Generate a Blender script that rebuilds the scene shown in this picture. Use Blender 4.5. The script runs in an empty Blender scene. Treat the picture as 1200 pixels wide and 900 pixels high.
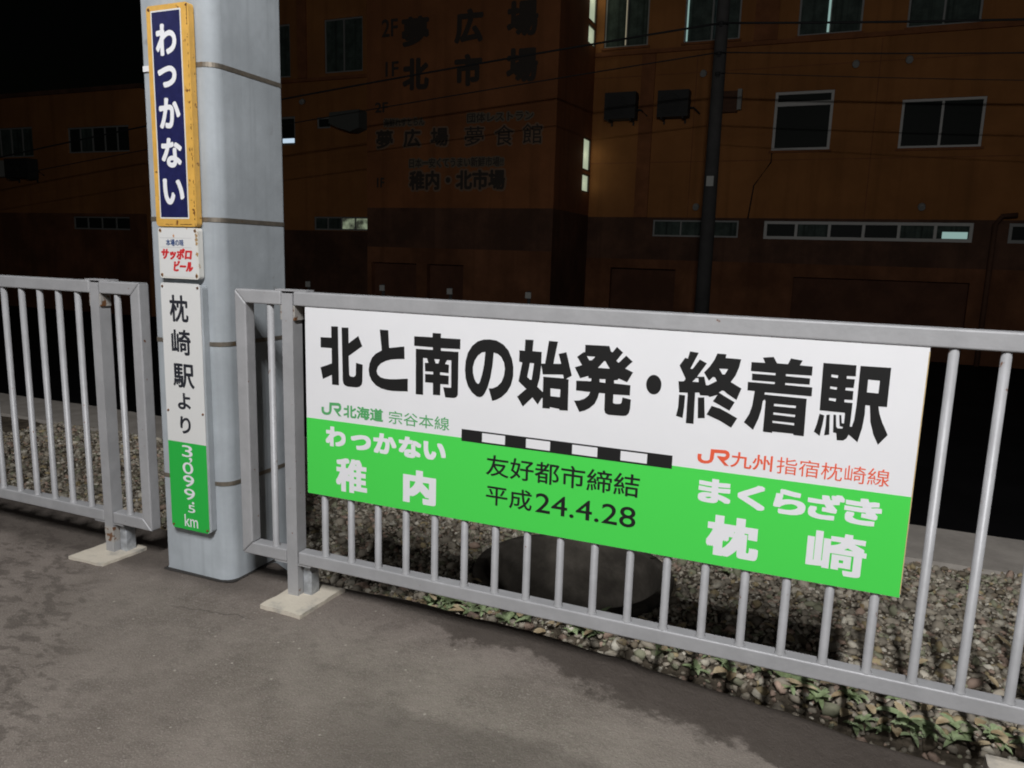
import bpy, bmesh, math, random
import numpy as np
from mathutils import Matrix, Vector, noise
from mathutils.geometry import tessellate_polygon

SC = bpy.context.scene
COL = SC.collection
rnd = random.Random(7)

# ------------------------------------------------------------------ camera
cam_d = bpy.data.cameras.new('camera')
cam = bpy.data.objects.new('camera', cam_d)
COL.objects.link(cam)
cam_d.sensor_width = 36.0
cam_d.lens = 880.52 / 1200 * 36
cam_d.clip_start = 0.05
cam_d.clip_end = 600
PITCH, ROLL, YAW = 0.170004, 0.029445, 0.391193
cy, sy = math.cos(YAW), math.sin(YAW)
right = Vector((cy, sy, 0)); fw = Vector((-sy, cy, 0)); up = Vector((0, 0, 1))
cp, sp = math.cos(PITCH), math.sin(PITCH)
f2 = cp * fw - sp * up; u2 = cp * up + sp * fw
cr, sr = math.cos(ROLL), math.sin(ROLL)
r3 = cr * right + sr * u2; u3 = cr * u2 - sr * right
M = Matrix((r3, u3, -f2)).transposed().to_4x4()
M.translation = Vector((1.460, -2.088, 1.265))
cam.matrix_world = M
SC.camera = cam

# ------------------------------------------------------------------ night sky, moonlight, platform lamps
W = bpy.data.worlds.new('World'); SC.world = W; W.use_nodes = True
nt = W.node_tree
bg = nt.nodes['Background']
sky = nt.nodes.new('ShaderNodeTexSky'); sky.sky_type = 'NISHITA'; sky.sun_disc = False
sky.sun_elevation = math.radians(2); sky.sun_rotation = math.radians(200)
nt.links.new(sky.outputs[0], bg.inputs[0]); bg.inputs[1].default_value = 0.0006
sun_d = bpy.data.lights.new('moonlight', 'SUN'); sun_d.energy = 0.004; sun_d.angle = math.radians(0.5)
sun_d.color = (1, .95, .88)
sun = bpy.data.objects.new('moonlight', sun_d); COL.objects.link(sun)
sun.rotation_euler = (math.radians(55), 0, math.radians(20))

LAMP_H = 5.0
def tube(x, y, power, n=3, length=1.2):
    """a fluorescent tube of the platform roof: a row of small soft lamps"""
    for i in range(n):
        d = bpy.data.lights.new('platform_lamp', 'POINT'); d.energy = power / n
        d.shadow_soft_size = 0.06; d.color = (.985, .985, 1.0)
        o = bpy.data.objects.new('platform_lamp', d); COL.objects.link(o)
        o.location = (x, y + (i - (n - 1) / 2) * length / n, LAMP_H)
tube(1.9, -4.1, 1660, 5, 2.0)
tube(-8.0, -4.1, 150)
tube(10.0, -4.1, 70, 1)
tube(-1.5, -9.8, 200)
tube(9.0, -9.8, 80, 1)

vs = SC.view_settings
SC.display_settings.display_device = 'sRGB'
vs.view_transform = 'Standard'; vs.look = 'None'; vs.exposure = 0; vs.gamma = 1; vs.use_curve_mapping = False
SC.cycles.use_denoising = True
SC.cycles.max_bounces = 8
SC.cycles.filter_width = 1.9

# ------------------------------------------------------------------ helpers
def tag(o, label=None, cat=None, group=None, kind=None):
    if label: o['label'] = label
    if cat: o['category'] = cat
    if group: o['group'] = group
    if kind: o['kind'] = kind
    return o

def empty(name, loc, label, cat, group=None):
    o = bpy.data.objects.new(name, None); COL.objects.link(o); o.location = loc
    o.empty_display_size = .1
    return tag(o, label, cat, group)

def link(name, me, mat, parent=None):
    o = bpy.data.objects.new(name, me); COL.objects.link(o)
    for m in (mat if isinstance(mat, (list, tuple)) else [mat]): me.materials.append(m)
    if parent is not None:
        o.parent = parent
        o.matrix_parent_inverse = Matrix.Translation(-parent.location)
    return o

def finish(name, bm, mat, parent=None, smooth=False, bevel=0, seg=2):
    if bevel:
        bmesh.ops.bevel(bm, geom=[e for e in bm.edges if len(e.link_faces) == 2 and e.calc_face_angle(0) > .6],
                        offset=bevel, segments=seg, affect='EDGES', profile=.5)
    me = bpy.data.meshes.new(name); bm.to_mesh(me); bm.free()
    if smooth:
        for p in me.polygons: p.use_smooth = True
    return link(name, me, mat, parent)

def add_box(bm, x0, x1, y0, y1, z0, z1):
    v = [bm.verts.new(c) for c in ((x0,y0,z0),(x1,y0,z0),(x1,y1,z0),(x0,y1,z0),(x0,y0,z1),(x1,y0,z1),(x1,y1,z1),(x0,y1,z1))]
    for f in ((0,3,2,1),(4,5,6,7),(0,1,5,4),(1,2,6,5),(2,3,7,6),(3,0,4,7)): bm.faces.new([v[i] for i in f])

def box(name, x0, x1, y0, y1, z0, z1, mat, parent=None, bevel=0):
    bm = bmesh.new(); add_box(bm, x0, x1, y0, y1, z0, z1)
    return finish(name, bm, mat, parent, bevel=bevel)

def add_prism(bm, pts, y0, y1):
    """outline in X,Z extruded from y0 (front) to y1"""
    a = [bm.verts.new((x, y0, z)) for x, z in pts]; b = [bm.verts.new((x, y1, z)) for x, z in pts]
    bm.faces.new(a); bm.faces.new(b[::-1])
    n = len(pts)
    for i in range(n):
        j = (i + 1) % n
        bm.faces.new((a[j], a[i], b[i], b[j]))

def rrect(x0, x1, z0, z1, r, n=5):
    out = []
    for cx, cz, a0 in ((x1-r, z0+r, -90), (x1-r, z1-r, 0), (x0+r, z1-r, 90), (x0+r, z0+r, 180)):
        for i in range(n + 1):
            a = math.radians(a0 + 90 * i / n); out.append((cx + r*math.cos(a), cz + r*math.sin(a)))
    return out

def add_tube(bm, pts, rad, n=10, caps=True):
    rings = []
    for i, p in enumerate(pts):
        p = Vector(p)
        t = (Vector(pts[min(i+1, len(pts)-1)]) - Vector(pts[max(i-1, 0)])).normalized()
        a = t.orthogonal().normalized() if abs(t.z) < .95 else t.cross(Vector((0,1,0))).normalized()
        b = t.cross(a)
        r = rad[i] if isinstance(rad, (list, tuple)) else rad
        rings.append([bm.verts.new(p + r*(math.cos(2*math.pi*k/n)*a + math.sin(2*math.pi*k/n)*b)) for k in range(n)])
    for A, B in zip(rings, rings[1:]):
        for k in range(n):
            j = (k+1) % n
            f = bm.faces.new((A[k], A[j], B[j], B[k])); f.smooth = True
    if caps:
        bm.faces.new(rings[0][::-1]); bm.faces.new(rings[-1])

def sheet(name, pts, y, mat, parent):
    bm = bmesh.new()
    bm.faces.new([bm.verts.new((x, y, z)) for x, z in pts])
    return finish(name, bm, mat, parent)

# ---- lettering
_cache = {}
def glyphs(s):
    if s in _cache: return _cache[s]
    c = bpy.data.curves.new('lettering', 'FONT'); c.body = s; c.size = 1; c.resolution_u = 5
    o = bpy.data.objects.new('lettering', c); COL.objects.link(o)
    dg = bpy.context.evaluated_depsgraph_get(); dg.update()
    me = bpy.data.meshes.new_from_object(o.evaluated_get(dg))
    V = np.array([v.co[:2] for v in me.vertices]); F = [tuple(p.vertices) for p in me.polygons]
    bpy.data.objects.remove(o); bpy.data.curves.remove(c); bpy.data.meshes.remove(me)
    V = (V - V.min(0)) / (V.max(0) - V.min(0))
    _cache[s] = (V, F)
    return V, F

def lettering(name, items, y, mat, parent, dx=0, dz=None, slant=0, n=12, step=1.5e-5, square=False):
    """items: (string, x0, x1, z0, z1) boxes on a plane facing -Y; dx, dz thicken the strokes; one mesh per item"""
    if dz is None: dz = dx
    shifts = [(0, 0)]
    if dx and square: shifts += [(dx*a, dz*b) for a in (-1, -.33, .33, 1) for b in (-1, -.33, .33, 1)]
    elif dx: shifts += [(dx*math.cos(2*math.pi*k/n), dz*math.sin(2*math.pi*k/n)) for k in range(n)]
    for s, x0, x1, z0, z1 in items:
        V, F = glyphs(s); VV, FF, off = [], [], 0
        P = np.empty((len(V), 3))
        P[:, 0] = x0 + dx + V[:, 0] * (x1 - x0 - 2*dx) + slant * (V[:, 1] - .5) * (z1 - z0)
        P[:, 2] = z0 + dz + V[:, 1] * (z1 - z0 - 2*dz)
        for k, (a, b) in enumerate(shifts):
            Q = P.copy(); Q[:, 0] += a; Q[:, 2] += b; Q[:, 1] = y - k * step
            VV.append(Q); FF += [tuple(i + off for i in f) for f in F]; off += len(V)
        me = bpy.data.meshes.new(name)
        me.from_pydata(np.concatenate(VV).tolist(), [], FF); me.update()
        o = link(name, me, mat, parent)
    return o

def polys(name, comps, fx, y, mat, parent):
    """outline lettering: comps = list of [outer, hole, ...]; fx maps a point to (x, z)"""
    bm = bmesh.new()
    for c in comps:
        loops = [[Vector((*fx(p), 0)) for p in l] for l in c]
        flat = [v for l in loops for v in l]
        vs_ = [bm.verts.new((v.x, y, v.y)) for v in flat]
        for t in tessellate_polygon(loops):
            a, b, d = (flat[i] for i in t)
            if (b - a).cross(d - a).z < 0: t = t[::-1]
            try: bm.faces.new([vs_[i] for i in t])
            except ValueError: pass
    return finish(name, bm, mat, parent)

# ------------------------------------------------------------------ materials
def mat(name, col, rough=.6, metal=0, spec=.5, var=0, scale=8, bump=0, bscale=80, emit=None, col2=None, lo=.4, hi=.65, coat=0):
    m = bpy.data.materials.new(name); m.use_nodes = True
    n = m.node_tree; b = n.nodes['Principled BSDF']
    b.inputs['Base Color'].default_value = (*col, 1); b.inputs['Roughness'].default_value = rough
    b.inputs['Metallic'].default_value = metal; b.inputs['Specular IOR Level'].default_value = spec
    if coat: b.inputs['Coat Weight'].default_value = coat; b.inputs['Coat Roughness'].default_value = .12
    g = n.nodes.new('ShaderNodeNewGeometry')
    if var or col2:
        t = n.nodes.new('ShaderNodeTexNoise'); t.inputs['Scale'].default_value = scale
        t.inputs['Detail'].default_value = 6; t.inputs['Roughness'].default_value = .65
        n.links.new(g.outputs['Position'], t.inputs['Vector'])
        r = n.nodes.new('ShaderNodeValToRGB')
        c2 = col2 if col2 else tuple(min(1, c*(1+var)) for c in col)
        c1 = col if col2 else tuple(c*(1-var) for c in col)
        r.color_ramp.elements[0].position = lo; r.color_ramp.elements[1].position = hi
        r.color_ramp.elements[0].color = (*c1, 1); r.color_ramp.elements[1].color = (*c2, 1)
        n.links.new(t.outputs['Fac'], r.inputs['Fac']); n.links.new(r.outputs['Color'], b.inputs['Base Color'])
    if bump:
        t2 = n.nodes.new('ShaderNodeTexNoise'); t2.inputs['Scale'].default_value = bscale; t2.inputs['Detail'].default_value = 4
        n.links.new(g.outputs['Position'], t2.inputs['Vector'])
        bp = n.nodes.new('ShaderNodeBump'); bp.inputs['Strength'].default_value = bump; bp.inputs['Distance'].default_value = .01
        n.links.new(t2.outputs['Fac'], bp.inputs['Height']); n.links.new(bp.outputs[0], b.inputs['Normal'])
    if emit:
        b.inputs['Emission Color'].default_value = (*emit[:3], 1); b.inputs['Emission Strength'].default_value = emit[3]
    return m

def rusty(m, amount=.62, scale=26, rust=(.16, .06, .02)):
    """sparse rust spots over a painted material"""
    n = m.node_tree; b = n.nodes['Principled BSDF']
    g = n.nodes.new('ShaderNodeNewGeometry')
    t = n.nodes.new('ShaderNodeTexNoise'); t.inputs['Scale'].default_value = scale; t.inputs['Detail'].default_value = 8
    n.links.new(g.outputs['Position'], t.inputs['Vector'])
    r = n.nodes.new('ShaderNodeMapRange'); r.inputs[1].default_value = amount; r.inputs[2].default_value = amount + .05
    n.links.new(t.outputs['Fac'], r.inputs[0])
    mx = n.nodes.new('ShaderNodeMix'); mx.data_type = 'RGBA'
    src = b.inputs['Base Color'].links[0].from_socket if b.inputs['Base Color'].links else None
    if src: n.links.new(src, mx.inputs[6])
    else: mx.inputs[6].default_value = b.inputs['Base Color'].default_value
    mx.inputs[7].default_value = (*rust, 1)
    n.links.new(r.outputs[0], mx.inputs[0]); n.links.new(mx.outputs[2], b.inputs['Base Color'])
    return m

PAINT = rusty(mat('fence_grey_paint', (.375, .375, .38), .46, .1, .4, var=.07, scale=9, bump=.08, bscale=60), .70, 34)
PAINT_RUST = rusty(mat('fence_bracket_paint', (.40, .38, .35), .5, .1, .5, var=.1, scale=30), .53, 45, (.17, .08, .035))
GALV = mat('galvanised_socket', (.42, .44, .46), .5, .3, .5, var=.25, scale=30)
PILLAR = rusty(mat('pillar_paint', (.365, .395, .415), .62, 0, .3, var=.10, scale=4, bump=.10, bscale=22), .70, 9, (.25, .26, .26))
STEEL = rusty(mat('band_steel', (.24, .21, .17), .45, .6, .5, var=.15, scale=30), .6, 40, (.22, .16, .1))
WHITE = mat('sign_white', (.80, .80, .81), .45, 0, .35, var=.015, scale=3)
GREEN = mat('sign_green', (.072, .70, .088), .45, 0, .35)
BLACK = mat('ink_black', (.012, .012, .012), .5, 0, .35)
INKW = mat('ink_white', (.81, .81, .83), .5, 0, .3)
INKG = mat('ink_green', (.10, .40, .14), .5, 0, .3)
INKR = mat('ink_red', (.80, .12, .055), .5, 0, .3)
NAVY = mat('enamel_navy', (.018, .020, .085), .25, 0, .5, var=.12, scale=30)
YELLOW = rusty(mat('enamel_yellow', (.70, .40, .085), .3, 0, .5, var=.08, scale=20), .66, 45, (.16, .06, .02))
ENWHITE = mat('enamel_white', (.72, .72, .70), .28, 0, .5)
ENW_RUST = rusty(mat('enamel_white_worn', (.72, .71, .66), .28, 0, .5), .64, 28, (.42, .24, .09))
PGREEN = mat('plate_green', (.025, .47, .065), .35, 0, .4)
BROWN = mat('ink_brown_orange', (.55, .22, .05), .5)
BLUEINK = mat('ink_blue', (.03, .07, .2), .5)
REDINK = mat('ink_bright_red', (.62, .025, .03), .45)
RUST = mat('rust', (.16, .07, .03), .9, 0, .2, var=.5, scale=90)
LINEGREY = mat('ink_pale_grey', (.5, .5, .5), .5)
CONC = mat('pale_concrete', (.40, .375, .33), .9, 0, .2, col2=(.60, .545, .45), scale=11, lo=.32, hi=.48, bump=.3, bscale=60)
KERB = mat('kerb_concrete', (.34, .31, .275), .9, 0, .2, var=.13, scale=5, bump=.3, bscale=50)
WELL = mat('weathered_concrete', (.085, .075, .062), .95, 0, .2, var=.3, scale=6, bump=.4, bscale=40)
DIRT = mat('soil', (.10, .082, .06), .95, 0, .2, var=.45, scale=14, bump=.6, bscale=60)
STREET = mat('street_asphalt', (.010, .010, .011), .95, 0, .1, var=.3, scale=.6)
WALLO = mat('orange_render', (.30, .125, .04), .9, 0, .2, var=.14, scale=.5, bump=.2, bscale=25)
WALLBLK = mat('orange_render_dim_lit', (.225, .085, .032), .9, 0, .2, var=.16, scale=.5, bump=.2, bscale=25)  # same orange render; weaker light on the block painted into its colour
SHUT = mat('shutter_paint', (.105, .045, .025), .8, 0, .2, var=.2, scale=1)
WALLD = mat('dark_tiles', (.095, .044, .025), .8, 0, .3, var=.3, scale=.9)
WALLB = mat('brown_render', (.165, .068, .032), .9, 0, .2, var=.3, scale=.6)
TRIM = mat('dark_orange_trim', (.22, .085, .035), .9, 0, .2, var=.15, scale=2)
ALU = mat('window_aluminium', (.26, .26, .245), .6, .2, .4)
DARKALU = mat('bronze_aluminium', (.10, .085, .07), .5, .3, .5)
GLASS = mat('dark_glass', (.020, .023, .020), .45, 0, .06)
ALUB = mat('bright_aluminium', (.46, .45, .42), .6, .1, .4)
CURTAIN = mat('curtained_glass', (.06, .08, .068), .6, 0, .08, var=.3, scale=3)
LIT = mat('lit_frosted_glass', (.4, .42, .36), .5, emit=(.50, .58, .42, .62))
LITB = mat('lit_gap_cool', (.4, .42, .36), .5, emit=(.55, .70, .85, .9))
LITG = mat('lit_glass_green', (.3, .3, .25), .5, emit=(.30, .36, .24, .36))
n_ = LITG.node_tree; t_ = n_.nodes.new('ShaderNodeTexNoise'); t_.inputs['Scale'].default_value = 3.5; t_.inputs['Detail'].default_value = 6
g_ = n_.nodes.new('ShaderNodeNewGeometry'); n_.links.new(g_.outputs['Position'], t_.inputs['Vector'])
r_ = n_.nodes.new('ShaderNodeMapRange'); r_.inputs[1].default_value = .4; r_.inputs[2].default_value = .62; r_.inputs[3].default_value = .05; r_.inputs[4].default_value = .6
n_.links.new(t_.outputs['Fac'], r_.inputs[0]); n_.links.new(r_.outputs[0], n_.nodes['Principled BSDF'].inputs['Emission Strength'])
LITC = mat('lit_glass_cyan', (.3, .3, .25), .5, emit=(.30, .48, .45, .7))
LITW = mat('lit_gap_warm', (.3, .3, .25), .5, emit=(.35, .30, .20, .6))
ACM = mat('charcoal_casing', (.020, .020, .018), .7)
ACW = mat('pale_casing', (.26, .26, .24), .7)
POLE = mat('pole_concrete', (.034, .032, .030), .9, var=.2, scale=3)
CABLE = mat('cable_rubber', (.006, .006, .006), .8)
LEAF = mat('weed_leaf', (.17, .22, .10), .6, 0, .35, col2=(.36, .44, .25), scale=14, lo=.35, hi=.68)
DRY = mat('dry_leaf', (.24, .17, .09), .8, 0, .2, col2=(.52, .43, .28), scale=16, lo=.35, hi=.65)
BRICK = mat('brick_red', (.38, .09, .04), .9, var=.2, scale=60)
LETTER = mat('wall_letter_dark', (.034, .025, .018), .8)
HALO = mat('wall_letter_outline', (.19, .115, .07), .9)
HALOG = mat('wall_strip_outline', (.14, .11, .075), .9)

def streaks(m, sc_=(3.0, 3.0, .12), dark=.55, amt=.5):
    n = m.node_tree; b = n.nodes['Principled BSDF']; g = n.nodes.new('ShaderNodeNewGeometry')
    mp = n.nodes.new('ShaderNodeMapping'); mp.inputs['Scale'].default_value = sc_; n.links.new(g.outputs['Position'], mp.inputs[0])
    t = n.nodes.new('ShaderNodeTexNoise'); t.inputs['Scale'].default_value = 1; t.inputs['Detail'].default_value = 7
    n.links.new(mp.outputs[0], t.inputs['Vector'])
    r = n.nodes.new('ShaderNodeMapRange'); r.inputs[1].default_value = .5; r.inputs[2].default_value = .72; r.inputs[4].default_value = amt
    n.links.new(t.outputs['Fac'], r.inputs[0])
    mx = n.nodes.new('ShaderNodeMix'); mx.data_type = 'RGBA'
    src = b.inputs['Base Color'].links[0].from_socket
    c = b.inputs['Base Color'].default_value; mx.inputs[7].default_value = (c[0]*dark, c[1]*dark, c[2]*dark, 1)
    n.links.new(src, mx.inputs[6]); n.links.new(r.outputs[0], mx.inputs[0]); n.links.new(mx.outputs[2], b.inputs['Base Color'])
for m_ in (WALLO, WALLBLK, WALLB, WALLD): streaks(m_)
streaks(PILLAR, (26, 26, .9), .72, .5)
streaks(CURTAIN, (9, 9, .05), .35, .9)

def asphalt():
    m = bpy.data.materials.new('platform_asphalt'); m.use_nodes = True
    n = m.node_tree; L = n.links.new; b = n.nodes['Principled BSDF']
    b.inputs['Specular IOR Level'].default_value = .3
    g = n.nodes.new('ShaderNodeNewGeometry'); pos = g.outputs['Position']
    def nz(scale, det=5, ro=.6, vec=None, dist=0):
        t = n.nodes.new('ShaderNodeTexNoise'); t.inputs['Scale'].default_value = scale
        t.inputs['Detail'].default_value = det; t.inputs['Roughness'].default_value = ro; t.inputs['Distortion'].default_value = dist
        L(vec or pos, t.inputs['Vector']); return t.outputs['Fac']
    def mr(v, a, c, d=0, e=1):
        r = n.nodes.new('ShaderNodeMapRange'); r.interpolation_type = 'SMOOTHSTEP'
        r.inputs[1].default_value = a; r.inputs[2].default_value = c; r.inputs[3].default_value = d; r.inputs[4].default_value = e
        L(v, r.inputs[0]); return r.outputs[0]
    def ma(op, a, c):
        k = n.nodes.new('ShaderNodeMath'); k.operation = op
        for i, v in enumerate((a, c)):
            if isinstance(v, (int, float)): k.inputs[i].default_value = v
            else: L(v, k.inputs[i])
        return k.outputs[0]
    def mix(f, a, c):
        k = n.nodes.new('ShaderNodeMix'); k.data_type = 'RGBA'
        if isinstance(f, (int, float)): k.inputs[0].default_value = f
        else: L(f, k.inputs[0])
        for i, v in ((6, a), (7, c)):
            if isinstance(v, tuple): k.inputs[i].default_value = (*v, 1)
            else: L(v, k.inputs[i])
        return k.outputs[2]
    sx = n.nodes.new('ShaderNodeSeparateXYZ'); L(pos, sx.inputs[0]); X, Y = sx.outputs[0], sx.outputs[1]
    base = mix(mr(nz(2.6, 6, .65), .3, .7), (.160, .134, .114), (.238, .203, .175))
    base = mix(ma('MULTIPLY', mr(nz(8, 6, .7), .5, .64), .35), base, (.105, .088, .075))
    base = mix(ma('MULTIPLY', mr(nz(190, 2, .5), .5, .66), .6), base, (.29, .255, .225)); 
    base = mix(ma('MULTIPLY', mr(nz(420, 2, .5), .62, .70), .5), base, (.075, .066, .058))
    # pale chips of aggregate
    v = n.nodes.new('ShaderNodeTexVoronoi'); v.inputs['Scale'].default_value = 24; L(pos, v.inputs['Vector'])
    sep = n.nodes.new('ShaderNodeSeparateColor'); L(v.outputs['Color'], sep.inputs[0])
    chip = ma('MULTIPLY', mr(v.outputs['Distance'], .07, .12, 1, 0), mr(sep.outputs[0], .80, .82))
    base = mix(ma('MULTIPLY', chip, .75), base, (.42, .38, .33))
    v2 = n.nodes.new('ShaderNodeTexVoronoi'); v2.inputs['Scale'].default_value = 70; L(pos, v2.inputs['Vector'])
    sep2 = n.nodes.new('ShaderNodeSeparateColor'); L(v2.outputs['Color'], sep2.inputs[0])
    chip2 = ma('MULTIPLY', mr(v2.outputs['Distance'], .12, .2, 1, 0), mr(sep2.outputs[0], .9, .92))
    base = mix(ma('MULTIPLY', chip2, .5), base, (.36, .32, .29))
    # worn dark blotches to the left, damp along the edge, one damp arc near the camera
    st = n.nodes.new('ShaderNodeMapping'); L(pos, st.inputs[0]); st.inputs['Scale'].default_value = (11, 19, 1); st.inputs['Rotation'].default_value = (0, 0, .6)
    blot = mr(nz(1, 7, .68, st.outputs[0], .3), .49, .575)
    left = ma('MULTIPLY', blot, mr(ma('ADD', X, ma('MULTIPLY', Y, 1.03)), -1.05, -1.38))
    base = mix(ma('MULTIPLY', left, .5), base, (.062, .050, .042))
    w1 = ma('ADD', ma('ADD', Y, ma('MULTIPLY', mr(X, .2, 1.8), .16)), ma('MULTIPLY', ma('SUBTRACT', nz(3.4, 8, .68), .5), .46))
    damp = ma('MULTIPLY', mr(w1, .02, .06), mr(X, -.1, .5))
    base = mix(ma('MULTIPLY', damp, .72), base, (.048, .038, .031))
    w2 = ma('ADD', ma('ADD', Y, ma('MULTIPLY', X, -.10)), ma('MULTIPLY', ma('SUBTRACT', nz(2.6, 8, .66), .5), .34))
    arc = ma('MULTIPLY', mr(w2, -.42, -.50), mr(X, .2, .5))
    base = mix(ma('MULTIPLY', arc, .42), base, (.07, .058, .05))
    # uneven darker band along the left fence and a short crack
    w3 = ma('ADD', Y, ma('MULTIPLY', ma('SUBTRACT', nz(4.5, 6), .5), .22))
    fence_band = ma('MULTIPLY', mr(w3, -.11, .0), mr(X, -.15, -.6))
    base = mix(ma('MULTIPLY', fence_band, .62), base, (.060, .049, .041))
    cl = ma('ABSOLUTE', ma('ADD', ma('SUBTRACT', Y, ma('MULTIPLY', X, .155)), ma('ADD', .137, ma('MULTIPLY', ma('SUBTRACT', nz(14, 5), .5), .07))), 0)
    crack = ma('MULTIPLY', mr(cl, .002, .007, 1, 0), ma('MULTIPLY', mr(X, -.62, -.55), mr(X, -.24, -.32)))
    base = mix(ma('MULTIPLY', crack, .42), base, (.04, .034, .03))
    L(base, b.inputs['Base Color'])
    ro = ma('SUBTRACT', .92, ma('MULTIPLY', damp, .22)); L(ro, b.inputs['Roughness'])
    bp = n.nodes.new('ShaderNodeBump'); bp.inputs['Strength'].default_value = .6; bp.inputs['Distance'].default_value = .007
    L(ma('ADD', nz(170, 3), ma('MULTIPLY', nz(30, 4), 1.5)), bp.inputs['Height']); L(bp.outputs[0], b.inputs['Normal'])
    return m
ASPH = asphalt()

def stone_mat():
    m = mat('gravel_stone', (.3, .28, .25), .85, 0, .3)
    n = m.node_tree; a = n.nodes.new('ShaderNodeAttribute'); a.attribute_name = 'tint'
    n.links.new(a.outputs['Color'], n.nodes['Principled BSDF'].inputs['Base Color'])
    return m
STONE = stone_mat()

# ================================================================== SETTING
def sm(a, b, v):
    t = max(0, min(1, (v - a) / (b - a))); return t*t*(3 - 2*t)
def settle(x, y):
    return -.125 * sm(.45, 2.1, x) * sm(-1.1, .15, y)

# street far below the platform, out to the horizon
bm = bmesh.new()
bm.faces.new([bm.verts.new(c) for c in ((-250, -250, -1.5), (250, -250, -1.5), (250, 250, -1.5), (-250, 250, -1.5))])
tag(finish('street', bm, STREET), kind='structure')

# platform with a worn rounded edge
xs = sorted(set([-16, -12, -8, -6, -5, -4.4] + [round(-4 + .07*i, 3) for i in range(128)] + [5.2, 6, 8, 12, 16]))
ys = [-14, -9, -6, -4, -3, -2.4, -2] + [round(-1.8 + .08*i, 3) for i in range(24)]
lip = [(.150, -.003), (.175, -.008), (.196, -.022), (.210, -.045), (.218, -.09), (.222, -.16), (.226, -1.6)]
bm = bmesh.new(); rows = []
for y in ys: rows.append([bm.verts.new((x, y, settle(x, y) + .004*noise.noise((x*1.3, y*1.3, 0)))) for x in xs])
for ly, lz in lip:
    row = []
    for x in xs:
        w = .022*noise.noise((x*3.1, 5, 0)) + .012*noise.noise((x*11, 9, 0))
        row.append(bm.verts.new((x, ly + w + .14*sm(-.35, -.75, x), settle(x, .15) + lz + .006*noise.noise((x*7, ly*40, 3)) if lz > -1 else lz)))
    rows.append(row)
for A, B in zip(rows, rows[1:]):
    for i in range(len(xs) - 1):
        f = bm.faces.new((A[i], A[i+1], B[i+1], B[i])); f.smooth = True
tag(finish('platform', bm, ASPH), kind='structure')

# gravel ground between platform and kerb, open over the well
WX, WY, WR = .413, 1.313, .435
def gravel_z(x, y):
    z = -.30 + .03*noise.noise((x*1.7, y*1.7, 2)) + .015*noise.noise((x*6, y*6, 4))
    z += (.19 - .05*sm(.8, 1.8, x))*sm(1.0, .42, y)*sm(-.5, .3, x) + .05*sm(.75, .25, y)*(.5 + .8*noise.noise((x*2.2, 0, 8)))
    t = sm(.36, .22, y)                      # hollow against the platform edge
    return z*(1-t) + min(z, settle(x, .15) - .11)*t
gx = [-16, -10, -7] + [round(-5.5 + .09*i, 3) for i in range(125)] + [7, 10, 16]
gy = [.16 + .08*i for i in range(28)]
bm = bmesh.new()
G = [[bm.verts.new((x, y, gravel_z(x, y))) for x in gx] for y in gy]
for A, B in zip(G, G[1:]):
    for i in range(len(gx) - 1):
        cx_, cy_ = (A[i].co.x + A[i+1].co.x)/2, (A[i].co.y + B[i].co.y)/2
        if math.hypot(cx_ - WX, cy_ - WY) < WR + .045: continue
        f = bm.faces.new((A[i], A[i+1], B[i+1], B[i])); f.smooth = True
tag(finish('ground', bm, DIRT), kind='structure')

# loose stones
ico = bmesh.new(); bmesh.ops.create_icosphere(ico, subdivisions=1, radius=1)
IV = np.array([v.co[:] for v in ico.verts]); IF = np.array([[v.index for v in f.verts] for f in ico.faces]); ico.free()
rng = np.random.default_rng(3)
pts = []
while len(pts) < 58000:
    x = rng.uniform(-4.7, 3.7); y = rng.uniform(.25, 2.31)
    if math.hypot(x - WX, y - WY) < WR + .075: continue
    if abs(x) > 3.2 and rng.random() < .35: continue
    if y < .75 and rng.random() < .25: continue
    pts.append((x, y))
N = len(pts); P = np.array(pts)
Z = np.array([gravel_z(x, y) for x, y in pts])
rad = np.clip(rng.lognormal(math.log(.0084), .46, N), .004, .027)
sc = rad[:, None] * rng.uniform(.6, 1.4, (N, 3)) * np.array([1.15, 1, .72])
V = IV[None] * (1 + rng.uniform(-.34, .34, (N, len(IV), 1))) * sc[:, None]
an = rng.uniform(0, 6.283, N); tl = rng.normal(0, .45, N)
ca, sa, ct, st_ = np.cos(an), np.sin(an), np.cos(tl), np.sin(tl)
x1 = V[..., 0]; y1 = V[..., 1]*ct[:, None] - V[..., 2]*st_[:, None]; z1 = V[..., 1]*st_[:, None] + V[..., 2]*ct[:, None]
V = np.stack([x1*ca[:, None] - y1*sa[:, None] + P[:, :1], x1*sa[:, None] + y1*ca[:, None] + P[:, 1:], z1 + Z[:, None] + (rad*rng.uniform(.05, .7, N))[:, None]], -1)
F = (IF[None] + (np.arange(N)*len(IV))[:, None, None]).reshape(-1, 3)
me = bpy.data.meshes.new('gravel')
me.vertices.add(N*len(IV)); me.vertices.foreach_set('co', V.reshape(-1))
me.loops.add(F.size); me.loops.foreach_set('vertex_index', F.reshape(-1).astype(np.int32))
me.polygons.add(len(F)); me.polygons.foreach_set('loop_start', np.arange(0, F.size, 3, dtype=np.int32))
me.update(calc_edges=True)
pal = np.array([(.29, .255, .20), (.38, .335, .265), (.21, .185, .145), (.46, .42, .34), (.37, .27, .21), (.25, .25, .17), (.58, .54, .45), (.17, .14, .10), (.34, .275, .16)])
tint = pal[rng.choice(len(pal), N, p=[.2, .18, .14, .1, .1, .1, .05, .08, .05])] * rng.uniform(.74, 1.2, (N, 1))
ca_ = me.color_attributes.new('tint', 'FLOAT_COLOR', 'POINT')
ca_.data.foreach_set('color', np.repeat(np.c_[tint, np.ones(N)], len(IV), 0).reshape(-1).astype(np.float32))
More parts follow.
